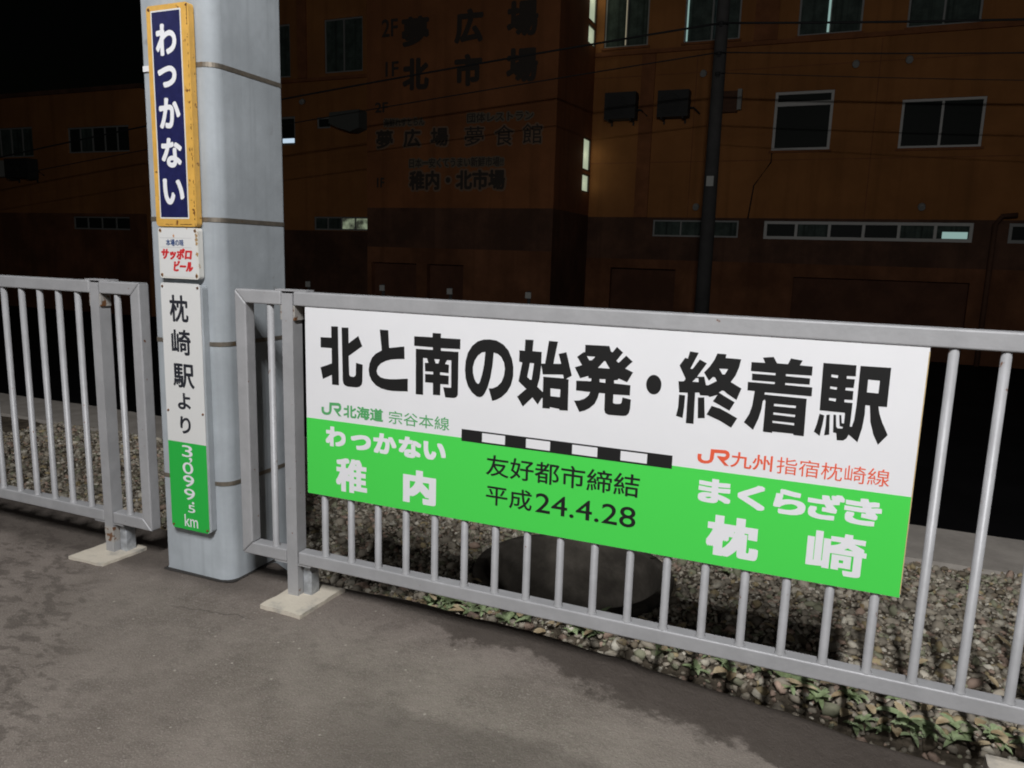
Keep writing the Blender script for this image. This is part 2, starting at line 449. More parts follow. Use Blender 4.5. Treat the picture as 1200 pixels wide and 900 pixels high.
tag(link('gravel', me, STONE), kind='stuff')

# kerb on top of the retaining wall beyond the gravel
bm = bmesh.new()
kx = [-16 + .5*i for i in range(65)]
prof = [(2.275, -.42), (2.275, -.300), (2.30, -.284), (2.86, -.268), (2.872, -.282), (2.872, -1.6)]
R = [[bm.verts.new((x, y + .006*noise.noise((x*2, y*9, 0)), z + .008*noise.noise((x*1.1, y*2, 6)))) for x in kx] for y, z in prof]
for A, B in zip(R, R[1:]):
    for i in range(len(kx)-1): bm.faces.new((A[i], A[i+1], B[i+1], B[i]))
tag(finish('kerb', bm, KERB), kind='structure')

# concrete well ring sunk in the gravel
w = empty('well_ring', (WX, WY, -.3), 'round weathered concrete well ring sunk in the gravel below the big sign', 'well ring')
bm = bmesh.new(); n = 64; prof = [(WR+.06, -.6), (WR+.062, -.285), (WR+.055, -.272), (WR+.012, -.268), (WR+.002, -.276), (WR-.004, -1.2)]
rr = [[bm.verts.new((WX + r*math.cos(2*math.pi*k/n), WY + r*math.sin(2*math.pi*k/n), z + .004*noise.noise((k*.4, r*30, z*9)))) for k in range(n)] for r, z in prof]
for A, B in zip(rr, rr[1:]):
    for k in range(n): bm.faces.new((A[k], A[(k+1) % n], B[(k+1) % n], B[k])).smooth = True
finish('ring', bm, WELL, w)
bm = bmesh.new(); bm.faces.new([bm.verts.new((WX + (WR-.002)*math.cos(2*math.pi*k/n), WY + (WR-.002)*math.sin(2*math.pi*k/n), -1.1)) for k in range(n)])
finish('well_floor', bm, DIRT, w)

# ================================================================== FAR BUILDINGS
def facade(bm, x0, x1, z0, z1, y, holes, depth=.14):
    """wall skin facing -Y with real openings and reveals"""
    X = sorted({x0, x1, *[v for h in holes for v in h[:2]]}); Zs = sorted({z0, z1, *[v for h in holes for v in h[2:4]]})
    for a, b in zip(X, X[1:]):
        for c, d in zip(Zs, Zs[1:]):
            mx, mz = (a+b)/2, (c+d)/2
            if any(h[0] < mx < h[1] and h[2] < mz < h[3] for h in holes): continue
            bm.faces.new([bm.verts.new(p) for p in ((a, y, c), (b, y, c), (b, y, d), (a, y, d))])
    for a, b, c, d in [h[:4] for h in holes]:
        e = y + depth
        for q in (((a,y,c),(a,e,c),(b,e,c),(b,y,c)), ((a,y,d),(b,y,d),(b,e,d),(a,e,d)), ((a,y,c),(a,y,d),(a,e,d),(a,e,c)), ((b,y,c),(b,e,c),(b,e,d),(b,y,d))):
            bm.faces.new([bm.verts.new(p) for p in q])

def window(parent, x0, x1, z0, z1, y, mull=1, pane=GLASS, fr=ALU, w=.055, panes=None, rail=None, depth=.1):
    """a window set into its opening: frame with mullions, panes behind"""
    bm = bmesh.new(); yf = y + depth - .05; yb = y + depth
    add_box(bm, x0, x1, yf, yb, z0, z0+w); add_box(bm, x0, x1, yf, yb, z1-w, z1)
    add_box(bm, x0, x0+w, yf+.002, yb, z0+w, z1-w); add_box(bm, x1-w, x1, yf+.002, yb, z0+w, z1-w)
    for i in range(1, mull):
        c = x0 + (x1-x0)*i/mull; add_box(bm, c-w*.45, c+w*.45, yf+.004, yb, z0+w, z1-w)
    if rail: add_box(bm, x0+w, x1-w, yf+.003, yb, rail-w*.8, rail+w*.8)
    f = finish('window', bm, fr, parent)
    for i in range(mull):
        a = x0 + w + (x1-x0-2*w)*i/mull; b = x0 + w + (x1-x0-2*w)*(i+1)/mull
        m = panes[i] if panes else pane
        box('pane', a, b, yb-.015, yb-.005, z0+w, z1-w, m, f)
    return f

BY, RY, SX = 19.45, 23.0, -6.27      # block front, recessed wall, side of the block
GZ = -1.5
B = empty('market_building', (0, RY, GZ), 'large dark orange market building with black wall lettering behind the platform', 'building')
TOP = 13.0
def Rw(x0, x1, z0, z1): return (x0, x1, z0, z1)
w3 = [(-6.0, -4.55, 7.98, 9.75), (-3.42, -1.72, 7.96, 9.75), (-.06, 1.68, 7.9, 9.7), (2.84, 4.66, 7.9, 9.7)]
w2 = [(-.53, 1.12, 4.64, 6.35), (2.95, 5.04, 4.62, 5.97)]
strips = [(-4.04, -1.32, 2.01, 2.54), (-.55, 5.12, 1.99, 2.54), (5.98, 11.5, 1.99, 2.54)]
bm = bmesh.new()
facade(bm, SX, 16, 2.5 + .12, TOP, RY, w3 + w2)
finish('right_wall', bm, WALLO, B)
bm = bmesh.new()
facade(bm, SX, 16, 1.25, 2.62, RY, strips)
finish('dark_band', bm, WALLD, B)
bm = bmesh.new()
facade(bm, SX, 16, GZ, 1.25, RY, [(.45, 5.2, GZ, .85), (-5.4, -3.2, GZ, .95)], .3)
finish('base_wall', bm, WALLB, B)
for a, b in ((.45, 5.2), (-5.4, -3.2)):
    bm = bmesh.new()
    for i in range(12): add_box(bm, a, b, RY+.2+.012*(i % 2), RY+.28, GZ + .2*i, GZ + .2*i + .2)
    finish('shutter', bm, SHUT, B)
# protruding block with the lettering
LX = -12.76
def BQ(items): return [(s_, *[1.46 + (v-1.46)*.9707 for v in q[:2]], *[1.265 + (v-1.265)*.9707 for v in q[2:]]) for s_, *q in items]
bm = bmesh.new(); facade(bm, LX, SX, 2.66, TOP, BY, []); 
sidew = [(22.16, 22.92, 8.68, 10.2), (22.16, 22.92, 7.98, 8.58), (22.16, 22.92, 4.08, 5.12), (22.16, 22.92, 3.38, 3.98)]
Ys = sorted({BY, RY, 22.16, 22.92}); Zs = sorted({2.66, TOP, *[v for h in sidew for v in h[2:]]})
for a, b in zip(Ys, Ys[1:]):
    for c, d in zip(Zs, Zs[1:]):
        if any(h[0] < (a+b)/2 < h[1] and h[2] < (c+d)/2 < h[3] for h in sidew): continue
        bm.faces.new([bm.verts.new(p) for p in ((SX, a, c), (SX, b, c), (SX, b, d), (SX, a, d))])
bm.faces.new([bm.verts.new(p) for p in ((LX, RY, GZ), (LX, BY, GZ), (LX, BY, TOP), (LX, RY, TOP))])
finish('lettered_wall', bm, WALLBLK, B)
bm = bmesh.new()
facade(bm, LX, SX, 1.4, 2.66, BY, []); bm.faces.new([bm.verts.new(p) for p in ((SX, BY, GZ), (SX, RY, GZ), (SX, RY, 2.66), (SX, BY, 2.66))])
finish('dark_band', bm, WALLD, B)
bm = bmesh.new(); facade(bm, LX, SX, GZ, 1.4, BY, [(-12.6, -10.9, GZ, .9), (-10.5, -9.2, GZ, .9)], .3); finish('base_wall', bm, WALLB, B)
for a, b in ((-12.6, -10.9), (-10.5, -9.2)):
    bm = bmesh.new()
    for i in range(12): add_box(bm, a, b, BY+.2+.012*(i % 2), BY+.28, GZ + .2*i, GZ + .2*i + .2)
    finish('shutter', bm, SHUT, B)
for y0, y1, z0, z1 in sidew:
    bm = bmesh.new()
    for q in ((y0, y1, z0, z0+.05), (y0, y1, z1-.05, z1), (y0, y0+.04, z0+.05, z1-.05), (y1-.04, y1, z0+.05, z1-.05)): add_box(bm, SX-.08, SX-.01, *q)
    f = finish('stair_window', bm, DARKALU, B)
    box('pane', SX-.06, SX-.05, y0+.04, y1-.04, z0+.05, z1-.05, LIT, f)
    d = bpy.data.lights.new('stair_light', 'POINT'); d.energy = 1.3*(z1-z0); d.color = (1, .95, .7); d.shadow_soft_size = .12
    o = bpy.data.objects.new('stair_light', d); COL.objects.link(o); o.location = (SX+.16, (y0+y1)/2, (z0+z1)/2)
# recessed left wing of the same building
lw3 = [(-17.0, -15.28, 7.88, 9.8), (-20.2, -18.6, 7.85, 9.8)]
lw2 = [(-19.9, -18.43, 5.3, 6.38), (-17.4, -16.76, 5.88, 6.29)]
lws = [(-17.6, -15.05, 2.02, 2.54)]
bm = bmesh.new(); facade(bm, -21.5, LX, 2.0, TOP, RY, lw3 + lw2 + lws); finish('left_wall', bm, WALLO, B)
bm = bmesh.new(); facade(bm, -21.5, LX, GZ, 2.3 - .3, RY, []); 
finish('base_wall', bm, WALLD, B)
bm = bmesh.new(); add_box(bm, -21.5, 16, RY + .3, 32, GZ, TOP); finish('building_core', bm, WALLD, B)
box('roof_slab', LX + .3, SX - .15, BY + .25, RY + .2, TOP - .3, TOP - .02, WALLD, B)
# windows
window(B, *w3[0], RY, 2, pane=CURTAIN)
window(B, *w3[1], RY, 2, pane=CURTAIN)
window(B, *w3[2], RY, 2, pane=CURTAIN)
window(B, *w3[3], RY, 2, pane=CURTAIN)
for x0, x1, z0, z1, m in ((-2.43, -2.36, 8.02, 9.68, LITB), (-3.355, -3.31, 8.02, 9.68, LITC), (.74, .80, 7.97, 9.62, LITC), (-5.31, -5.28, 8.05, 9.68, LITW)):
    box('curtain_gap', x0, x1, RY+.035, RY+.045, z0, z1, m, B)
window(B, *w2[0], RY, 1, pane=GLASS, rail=6.0, w=.08, fr=ALUB)
window(B, *w2[1], RY, 2, pane=GLASS, w=.07, fr=ALUB)
window(B, *strips[0], RY, 3, pane=CURTAIN, w=.05)
window(B, *strips[1], RY, 6, panes=[GLASS, CURTAIN, GLASS, GLASS, CURTAIN, CURTAIN], w=.09, fr=ALUB)
box('lit_pane', 4.36, 5.0, RY+.076, RY+.084, 2.09, 2.28, LITC, B)
window(B, *strips[2], RY, 6, pane=GLASS, w=.09)
window(B, *lw3[0], RY, 2, pane=CURTAIN); window(B, *lw3[1], RY, 2, pane=CURTAIN)
window(B, *lw2[0], RY, 1, pane=GLASS, w=.08); box('lit_pane', -19.1, -18.52, RY+.07, RY+.08, 5.39, 5.56, LITB, B)
window(B, *lw2[1], RY, 1, pane=GLASS, w=.06)
window(B, *lws[0], RY, 4, panes=[CURTAIN, CURTAIN, LITG, LITG], w=.06)
# trim: ledges, pilasters, drain pipes
bm = bmesh.new(); add_box(bm, SX+.02, 16, RY-.09, RY, 7.72, 7.84); add_box(bm, -21.4, LX-.02, RY-.09, RY, 7.62, 7.74); finish('ledge', bm, TRIM, B)
for x in (-4.47, -8.2+15.4):
    box('pilaster', x-.22, x+.22, RY-.07, RY, 2.62, 7.70, TRIM, B)
box('pilaster', 6.0, 6.5, RY-.07, RY, 7.86, TOP-.1, TRIM, B)
box('pilaster', -1.30, -.62, RY-.05, RY, 7.86, TOP-.1, TRIM, B)
box('pilaster', -18.2, -17.8, RY-.07, RY, 7.76, TOP-.1, TRIM, B)
bm = bmesh.new(); add_tube(bm, [(6.1, RY-.2, 2.75), (5.75, RY-.2, 2.72), (5.6, RY-.2, 2.5), (5.6, RY-.2, GZ)], .07, 10); finish('drain_pipe', bm, WALLD, B)
for x, z in ((1.62, 7.02), (3.74, 2.99), (-2.67, 2.97), (-2.72, 7.02), (3.0, 7.05), (-18.0, 6.9)):
    bm = bmesh.new(); add_tube(bm, [(x, RY, z), (x, RY-.08, z), (x, RY-.16, z-.06)], [.10, .10, .09], 14); finish('vent_cap', bm, ACW, B)
box('meter_box', -2.08, -1.62, RY-.2, RY, 5.8, 6.42, WALLD, B)
box('meter_cover', -1.62, -1.50, RY-.22, RY, 5.86, 6.46, ACW, B)
bm = bmesh.new(); add_tube(bm, [(-.5, RY-.03, 4.6), (-.5, RY-.03, 4.3), (-.95, RY-.03, 3.6), (-1.05, RY-.03, 2.6)], .02, 6); finish('wall_cable', bm, CABLE, B)
bm = bmesh.new(); add_prism(bm, [(-16.4, 6.34), (-15.1, 6.4), (-15.1, 5.75), (-15.5, 5.62), (-16.1, 5.8), (-16.45, 5.95)], RY-.55, RY); finish('duct_hood', bm, mat('hood_grey', (.085, .09, .08), .8), B)
for z in (4.35, 7.05, 10.4):
    box('panel_joint', SX+.03, 15.9, RY-.006, RY-.001, z, z+.025, TRIM, B)
for x in (-2.95, 2.25, 8.4):
    box('panel_joint', x, x+.025, RY-.008, RY-.001, 2.64, 7.68, TRIM, B)
for x0, x1, z0, z1 in w3 + w2:
    box('sill', x0-.06, x1+.06, RY-.07, RY+.04, z0-.07, z0-.002, TRIM, B)
# lettering on the block
def T(items, y=BY, **k): return lettering('lettering', BQ(items), y-.02, LETTER, B, step=.0004, **k)
big = [('夢', -11.86, -10.86, 7.72, 8.62), ('広', -9.97, -8.98, 7.68, 8.68), ('場', -8.2, -7.18, 7.74, 8.76),
       ('北', -11.82, -10.85, 6.39, 7.37), ('市', -9.95, -8.99, 6.41, 7.37), ('場', -8.18, -7.15, 6.43, 7.42)]
T(big, dx=.045)
T([('2F', -12.6, -12.0, 8.08, 8.62), ('1F', -12.46, -11.97, 6.86, 7.32), ('2F', -12.86, -12.36, 5.76, 6.08), ('1F', -12.79, -12.5, 3.36, 3.68)], dx=.012)
mid = [('夢', -12.82, -12.17, 4.61, 5.20), ('広', -11.78, -11.14, 4.64, 5.2), ('場', -10.77, -10.13, 4.64, 5.21)]
mid2 = [('夢', -9.55, -8.88, 4.62, 5.2), ('食', -8.52, -7.87, 4.6, 5.21), ('館', -7.58, -6.94, 4.63, 5.22)]
low = [('稚内・北市場', -11.55, -8.12, 3.27, 3.89)]
def halo(items, d, m=HALO): return lettering('letter_outline', [(s, a-d, b+d, c-d, e+d) for s, a, b, c, e in BQ(items)], BY-.006, m, B, dx=d+.02, step=.0003)
halo(mid, .05); T(mid, dx=.02); halo(mid2, .04); T(mid2, dx=.004); halo(low, .06); T(low, dx=.025)
sm_ = [('海鮮れすとらん', -12.53, -11.0, 5.30, 5.55), ('団体レストラン', -9.47, -7.24, 5.32, 5.6), ('日本一安くてうまい新鮮市場!!', -11.55, -8.19, 3.98, 4.27)]
halo(sm_, .035, HALOG); T(sm_, dx=.004)

# air conditioners on the walls
def aircon(x0, x1, z0, z1, y, label, m=ACM):
    a = empty('air_conditioner', ((x0+x1)/2, y, z0), label, 'air conditioner', 'air conditioners on the orange walls')
    box('casing', x0, x1, y-.5, y-.08, z0, z1, m, a, bevel=.03)
    bm = bmesh.new(); cx_, cz_ = x0 + (x1-x0)*.4, (z0+z1)/2; r = (z1-z0)*.38
    for k in range(1, 5): add_tube(bm, [(cx_ + r*k/4*math.cos(t*math.pi/10), y-.505, cz_ + r*k/4*math.sin(t*math.pi/10)) for t in range(21)], .008, 4, False)
    finish('fan_grille', bm, m, a)
    for x in (x0+.15, x1-.15):
        bm = bmesh.new(); add_box(bm, x-.025, x+.025, y-.5, y, z0-.06, z0-.005); add_box(bm, x-.025, x+.025, y-.05, y, z0-.15, z0-.06); finish('bracket', bm, m, a)
    bm = bmesh.new(); add_tube(bm, [(x1-.02, y-.25, z0+.3), (x1+.12, y-.2, z0+.3), (x1+.3, y-.06, z0+.12)], .025, 6); finish('pipe', bm, m, a)
aircon(-5.74, -4.72, 5.68, 6.5, RY, 'left dark air conditioner of the pair near the stair windows on the orange wall')
aircon(-4.02, -3.05, 5.68, 6.48, RY, 'right dark air conditioner of the pair, nearer the utility pole')

# low building to the left
LB = empty('low_building', (-27, BY, GZ), 'low dark orange building with a flat roofline left of the pillar', 'building')
wl = [(-33.5, -31.7, 4.62, 5.78), (-31.3, -28.6, 4.62, 5.78), (-26.6, -23.3, 4.7, 5.66), (-26.6, -23.5, 1.78, 2.28)]
bm = bmesh.new(); facade(bm, -46, -22.6, 2.4, 6.93, BY, wl[:3]); bm.faces.new([bm.verts.new(p) for p in ((-22.6, BY, GZ), (-22.6, 30, GZ), (-22.6, 30, 6.93), (-22.6, BY, 6.93))]); finish('wall', bm, WALLO, LB)
bm = bmesh.new(); facade(bm, -46, -22.6, GZ, 2.4, BY, wl[3:]); finish('base_wall', bm, WALLB, LB)
bm = bmesh.new(); add_box(bm, -46.1, -22.5, BY-.1, 30.1, 6.93, 7.08); finish('roof', bm, WALLD, LB)
box('building_core', -45.9, -22.7, BY+.3, 29.9, GZ, 6.9, WALLD, LB)
window(LB, *wl[0], BY, 2, pane=CURTAIN); window(LB, *wl[1], BY, 4, pane=CURTAIN); window(LB, *wl[2], BY, 5, panes=[GLASS, CURTAIN, GLASS, GLASS, GLASS]); window(LB, *wl[3], BY, 4, pane=GLASS)
aircon(-29.7, -28.3, 3.75, 4.5, BY, 'dark air conditioner under the windows of the low building left of the pillar')
box('signboard', -31.2, -29.9, BY-.06, BY-.01, 3.85, 4.5, ACW, LB)

# utility pole and cables
U = empty('utility_pole', (-.93, 14, GZ), 'tall concrete utility pole in front of the orange building', 'utility pole')
bm = bmesh.new(); add_tube(bm, [(-.93, 14, GZ), (-.93, 14, 4), (-.93, 14, 10.5)], [.16, .13, .105], 20); finish('shaft', bm, POLE, U)
for z in (5.84, 5.28, 4.9):
    bm = bmesh.new(); add_tube(bm, [(-.93, 13.86, z-.03), (-.93, 13.86, z+.03)], .05, 10); add_box(bm, -.96, -.90, 13.84, 14.0, z-.06, z-.03); finish('insulator', bm, CABLE, U)
for i, z in enumerate((.9, 1.1)):
    bm = bmesh.new(); add_tube(bm, [(-.93, 14, z), (-.93, 14, z+.02)], .143, 20); finish('pole_band', bm, ACW, U)
box('step_plate', -1.0, -.86, 13.85, 13.88, 2.75, 2.95, ACW, U)
def cable(pts, r, label):
    bm = bmesh.new(); P_ = []
    for (x0, y0, z0), (x1, y1, z1), sag in pts:
        for i in range(25):
            t = i/24; P_.append((x0 + (x1-x0)*t, y0 + (y1-y0)*t, z0 + (z1-z0)*t - sag*4*t*(1-t)))
    add_tube(bm, P_, r, 6); tag(finish('overhead_cable', bm, CABLE), label, 'cable', 'overhead cables at the utility pole')
cable([((-24, 14, 3.6), (-.93, 13.86, 5.84), -.15), ((-.93, 13.86, 5.84), (24, 14, 5.2), .35)], .02, 'thick uppermost black cable running from the utility pole across the building windows')
cable([((-24, 14, 3.0), (-.93, 13.86, 5.30), -.10), ((-.93, 13.86, 5.30), (24, 14, 4.6), .33)], .012, 'thin middle black cable crossing the orange wall between the other two cables')
cable([((-.93, 13.86, 4.92), (24, 14, 3.8), .3)], .007, 'faint lowest cable running right from the utility pole')

# reflector posts along the street
for i, x in enumerate((-9.4, -7.44, -5.8, -4.04)):
    a = empty('reflector_post', (x, 12, GZ), ['leftmost reflector post, beside the grey pillar', 'second reflector post from the pillar along the street', 'third reflector post from the pillar along the street', 'rightmost reflector post with the brightest plate'][i], 'post', 'reflector posts along the street')
    bm = bmesh.new(); add_tube(bm, [(x, 12, GZ), (x, 12, .56)], .035, 10); finish('post', bm, POLE, a)
    box('reflector', x-.06, x+.06, 11.945, 11.965, .42, .54, ACW, a)

# ================================================================== PILLAR
P0 = empty('station_pillar', (-.70, .16, 0), 'square grey-blue painted station pillar with rounded corners and steel bands', 'pillar')
def ring_pts(off):
    x0, x1, y0, y1 = -.857 - off, -.537 + off, -off, .362 + off
    out = []
    for r, cx, cy_, a0 in ((.052, x1, y0, -90), (.016, x1, y1, 0), (.016, x0, y1, 90), (.012, x0, y0, 180)):
        sx_ = -1 if cx == x1 else 1; sy_ = 1 if cy_ == y0 else -1
        for i in range(9):
            a = math.radians(a0 + 90*i/8); out.append((cx + sx_*r + r*math.cos(a), cy_ + sy_*r + r*math.sin(a)))
    return out
bm = bmesh.new(); prev = None
for z, off in ((-.12, .004), (.0, .004), (.012, .0), (.8, 0), (1.6, 0), (2.6, 0), (3.6, 0)):
    cur = [bm.verts.new((x, y, z)) for x, y in ring_pts(off)]
    if prev:
        for i in range(len(cur)):
            j = (i+1) % len(cur); bm.faces.new((prev[i], prev[j], cur[j], cur[i])).smooth = True
    prev = cur
bm.faces.new(prev)
finish('shaft', bm, PILLAR, P0)
bm = bmesh.new(); A = ring_pts(.002); Bq = ring_pts(.010)
va = [bm.verts.new((x, y, .006)) for x, y in A]
vb = [bm.verts.new((x + (x+.697)*.05*noise.noise((x*30, y*30, 1)) , y + .012*noise.noise((x*25, y*25, 7)) - (.004 if y < .05 else 0), .003)) for x, y in Bq]
for i in range(len(va)):
    j = (i+1) % len(va); bm.faces.new((va[i], vb[i], vb[j], va[j]))
finish('base_seal', bm, mat('bitumen', (.03, .027, .024), .9), P0)
for z in (1.876, 1.357, .914, .387):
    bm = bmesh.new(); h = .0078
    A = [[bm.verts.new((x, y, z + dz)) for x, y in ring_pts(o)] for dz, o in ((-h, .0003), (-h, .0018), (h, .0018), (h, .0003))]
    for a, b in zip(A, A[1:]):
        for i in range(len(a)):
            j = (i+1) % len(a); bm.faces.new((a[i], a[j], b[j], b[i]))
    finish('steel_band', bm, STEEL, P0)

# ------------------------------------------------------------------ plates on the pillar
def plate(name, x0, x1, z0, z1, r, y0, y1, m, parent, bev=.003):
    bm = bmesh.new(); add_prism(bm, rrect(x0, x1, z0, z1, r), y0, y1)
    return finish(name, bm, m, parent, bevel=bev)
def screws(parent, pts, y, m=RUST):
    for x, z in pts:
        bm = bmesh.new(); add_tube(bm, [(x, y+.001, z), (x, y-.003, z)], [.005, .0035], 10); finish('screw', bm, m, parent)

N1 = empty('station_nameplate', (-.70, -.03, 1.33), 'tall navy enamel nameplate with a yellow rusty border, uppermost on the pillar', 'sign')
plate('border_plate', -.793, -.603, 1.330, 2.070, .014, -.030, -.006, YELLOW, N1, .006)
sheet('white_line', rrect(-.773, -.636, 1.357, 2.053, .003), -.0304, ENWHITE, N1)
sheet('navy_field', rrect(-.768, -.641, 1.362, 2.048, .002), -.0307, NAVY, N1)
lettering('lettering', [('わ', -.754, -.660, 1.905, 2.009), ('っ', -.752, -.666, 1.801, 1.872), ('か', -.754, -.656, 1.665, 1.768), ('な', -.752, -.656, 1.533, 1.634), ('い', -.752, -.654, 1.406, 1.496)], -.0310, INKW, N1, dx=.0045)
bm = bmesh.new(); add_box(bm, -.848, -.612, -.0058, -.0024, 1.866, 1.885); finish('mounting_strap', bm, WHITE, N1)
rs = random.Random(5)
bm = bmesh.new()
for i in range(46):
    z = rs.uniform(1.335, 2.06); h = rs.uniform(.002, .009); q = rs.uniform(.001, .0045)
    bm.faces.new([bm.verts.new((x, -.0303, zz)) for x, zz in ((-.6095-q, z), (-.6092, z-h), (-.6092, z+h), (-.6095-q*.7, z+h*.4))])
for i in range(10):
    x = rs.uniform(-.785, -.61); h = rs.uniform(.004, .012)
    bm.faces.new([bm.verts.new((xx, -.0303, zz)) for xx, zz in ((x-h, 1.3365), (x+h, 1.3365), (x+h*.6, 1.3365+rs.uniform(.001, .003)), (x-h*.5, 1.3365+rs.uniform(.001, .003)))])
for x, z in ((-.782, 2.058), (-.612, 2.060)):
    bm.faces.new([bm.verts.new((x + .007*math.cos(t)*rs.uniform(.6, 1.2), -.0304, z + .006*math.sin(t)*rs.uniform(.6, 1.2))) for t in [2*math.pi*k/9 for k in range(9)]])
finish('rust_chips', bm, RUST, N1)

N2 = empty('advert_plate', (-.70, -.03, 1.15), 'small white beer advert plate with red lettering and rusty edges on the pillar', 'sign')
plate('plate', -.789, -.602, 1.146, 1.326, .012, -.029, -.006, ENW_RUST, N2, .004)
sheet('white_field', rrect(-.783, -.612, 1.153, 1.320, .010), -.0294, ENWHITE, N2)
bm = bmesh.new(); st5 = [(-.715 + (.006 if k % 2 == 0 else .0026)*math.sin(k*math.pi/5), 1.297 + (.008 if k % 2 == 0 else .003)*math.cos(k*math.pi/5)) for k in range(10)]
bm.faces.new([bm.verts.new((x, -.0298, z)) for x, z in st5[::-1]]); finish('star_mark', bm, BROWN, N2)
for z in (1.2893, 1.2563): sheet('thin_line', [(-.780, z), (-.632, z), (-.632, z+.0011), (-.780, z+.0011)], -.0298, LINEGREY, N2)
lettering('lettering', [('本場の味', -.752, -.668, 1.2615, 1.2855)], -.0299, BLUEINK, N2, dx=.0006)
lettering('lettering', [('サッポロ', -.778, -.632, 1.213, 1.2535), ('ビール', -.720, -.628, 1.172, 1.2105)], -.0299, REDINK, N2, dx=.0030, dz=.0018, slant=.16)
screws(N2, [(-.778, 1.316), (-.614, 1.316), (-.778, 1.158), (-.614, 1.158)], -.0295)
rs = random.Random(9); bm = bmesh.new()
for x, z in ((-.778, 1.316), (-.614, 1.316), (-.778, 1.158), (-.614, 1.158), (-.609, 1.272), (-.608, 1.235), (-.608, 1.285), (-.609, 1.30)):
    bm.faces.new([bm.verts.new((x + .0075*math.cos(t)*rs.uniform(.5, 1.15), -.0297, z + .009*math.sin(t)*rs.uniform(.5, 1.2))) for t in [2*math.pi*k/11 for k in range(11)]])
finish('rust_stains', bm, mat('pale_rust', (.42, .27, .12), .8, var=.35, scale=140), N2)

N3 = empty('distance_plate', (-.70, -.03, .195), 'long white and green distance plate with black lettering, lowest on the pillar', 'sign')
plate('backing', -.788, -.594, .197, 1.126, .014, -.026, -.002, PILLAR, N3, .004)
sheet('white_field', [p for p in rrect(-.789, -.602, .4, 1.130, .012) if p[1] > .7] + [(-.789, .538), (-.602, .538)], -.0300, ENWHITE, N3)
sheet('green_field', [(-.789, .5379), (-.789, .205), (-.779, .195), (-.612, .195), (-.602, .205), (-.602, .5379)], -.0300, PGREEN, N3)
bm = bmesh.new(); add_prism(bm, rrect(-.789, -.602, .195, 1.130, .011), -.0297, -.0262); finish('face_edge', bm, LINEGREY, N3)
lettering('lettering', [('枕', -.750, -.660, .989, 1.087), ('崎', -.748, -.655, .868, .962), ('駅', -.748, -.645, .746, .836), ('よ', -.731, -.668, .664, .727), ('り', -.724, -.672, .572, .638)], -.0303, mat('ink_blue_black', (.02, .022, .03), .5), N3, dx=.0022)
lettering('lettering', [('3', -.722, -.670, .483, .528), (',', -.688, -.673, .462, .482), ('0', -.722, -.670, .417, .462), ('9', -.722, -.668, .366, .412), ('9', -.720, -.667, .315, .360), ('.', -.684, -.672, .300, .310), ('5', -.704, -.669, .266, .296), ('km', -.724, -.658, .208, .256)], -.0303, INKW, N3, dx=.0004)
screws(N3, [(-.780, 1.116), (-.612, 1.116), (-.780, .655), (-.611, .655), (-.780, .207), (-.612, .207)], -.0303)

# ================================================================== FENCES
def rail(bm, x0, x1, z0, z1): add_box(bm, x0, x1, 0, .048, z0, z1)
def bar_mesh():
    bm = bmesh.new()
    add_tube(bm, [(0, 0, .182), (0, 0, .186), (0, 0, .192), (0, 0, 1.074)], [.0165, .0155, .012, .012], 14)
    me = bpy.data.meshes.new('bar'); bm.to_mesh(me); bm.free(); me.materials.append(PAINT)
    return me
BAR = bar_mesh()
def fence(root, posts, segs, bars, stiles):
    """posts: x of the left face; segs: rail pieces between posts; stiles: end frames"""
    for a, b, ml, mr_ in segs:
        for nm, z0, z1 in (('top_rail', 1.072, 1.120), ('bottom_rail', .137, .184)):
            bm = bmesh.new()
            h = z1 - z0
            if ml or mr_:
                t = nm == 'top_rail'
                pts = [(a if (not ml or not t) else a + h, z0), (b if (not mr_ or not t) else b - h, z0), (b if (not mr_ or t) else b - h, z1), (a if (not ml or t) else a + h, z1)]
                add_prism(bm, pts, 0, .048)
            else: rail(bm, a, b, z0, z1)
            bmesh.ops.recalc_face_normals(bm, faces=bm.faces)
            finish(nm, bm, PAINT, root, bevel=.005, seg=3)
    for a, s in stiles:                  # mitred end frame
        bm = bmesh.new(); o, i = (a, a + .048) if s > 0 else (a, a - .048)
        g = .0012
        pts = [(o, .137+g), (i, .184+g), (i, 1.072-g), (o, 1.120-g)]
        if s < 0: pts = pts[::-1]
        add_prism(bm, pts, 0, .048); bmesh.ops.recalc_face_normals(bm, faces=bm.faces)
        finish('end_frame', bm, PAINT, root, bevel=.005, seg=3)
    for x in posts:
        zb = settle(x, .02) - .03
        p = box('post', x, x+.046, .001, .052, zb, 1.113, PAINT, root, bevel=.004)
        bm = bmesh.new(); add_prism(bm, [(x+.049, zb), (x+.085, zb), (x+.085, zb+.125), (x+.068, zb+.165), (x+.049, zb+.14)], .028, .075)
        bmesh.ops.recalc_face_normals(bm, faces=bm.faces); finish('socket', bm, GALV, p, bevel=.003)
        for z in (1.1205, .1305):
            bm = bmesh.new(); add_box(bm, x-.03, x+.10, .006, .05, z, z+.0055) if z > 1 else add_box(bm, x-.06, x+.10, .004, .05, z, z+.0055)
            finish('bracket', bm, PAINT, p, bevel=.0015)
        for a in (x+.0465, x-.0075): box('bracket_tab', a, a+.007, .004, .05, 1.022, 1.0715, PAINT_RUST, p)
    for x in bars:
        o = bpy.data.objects.new('bar', BAR); COL.objects.link(o); o.parent = root
        o.location = Vector((x, .018, 0)) - root.location

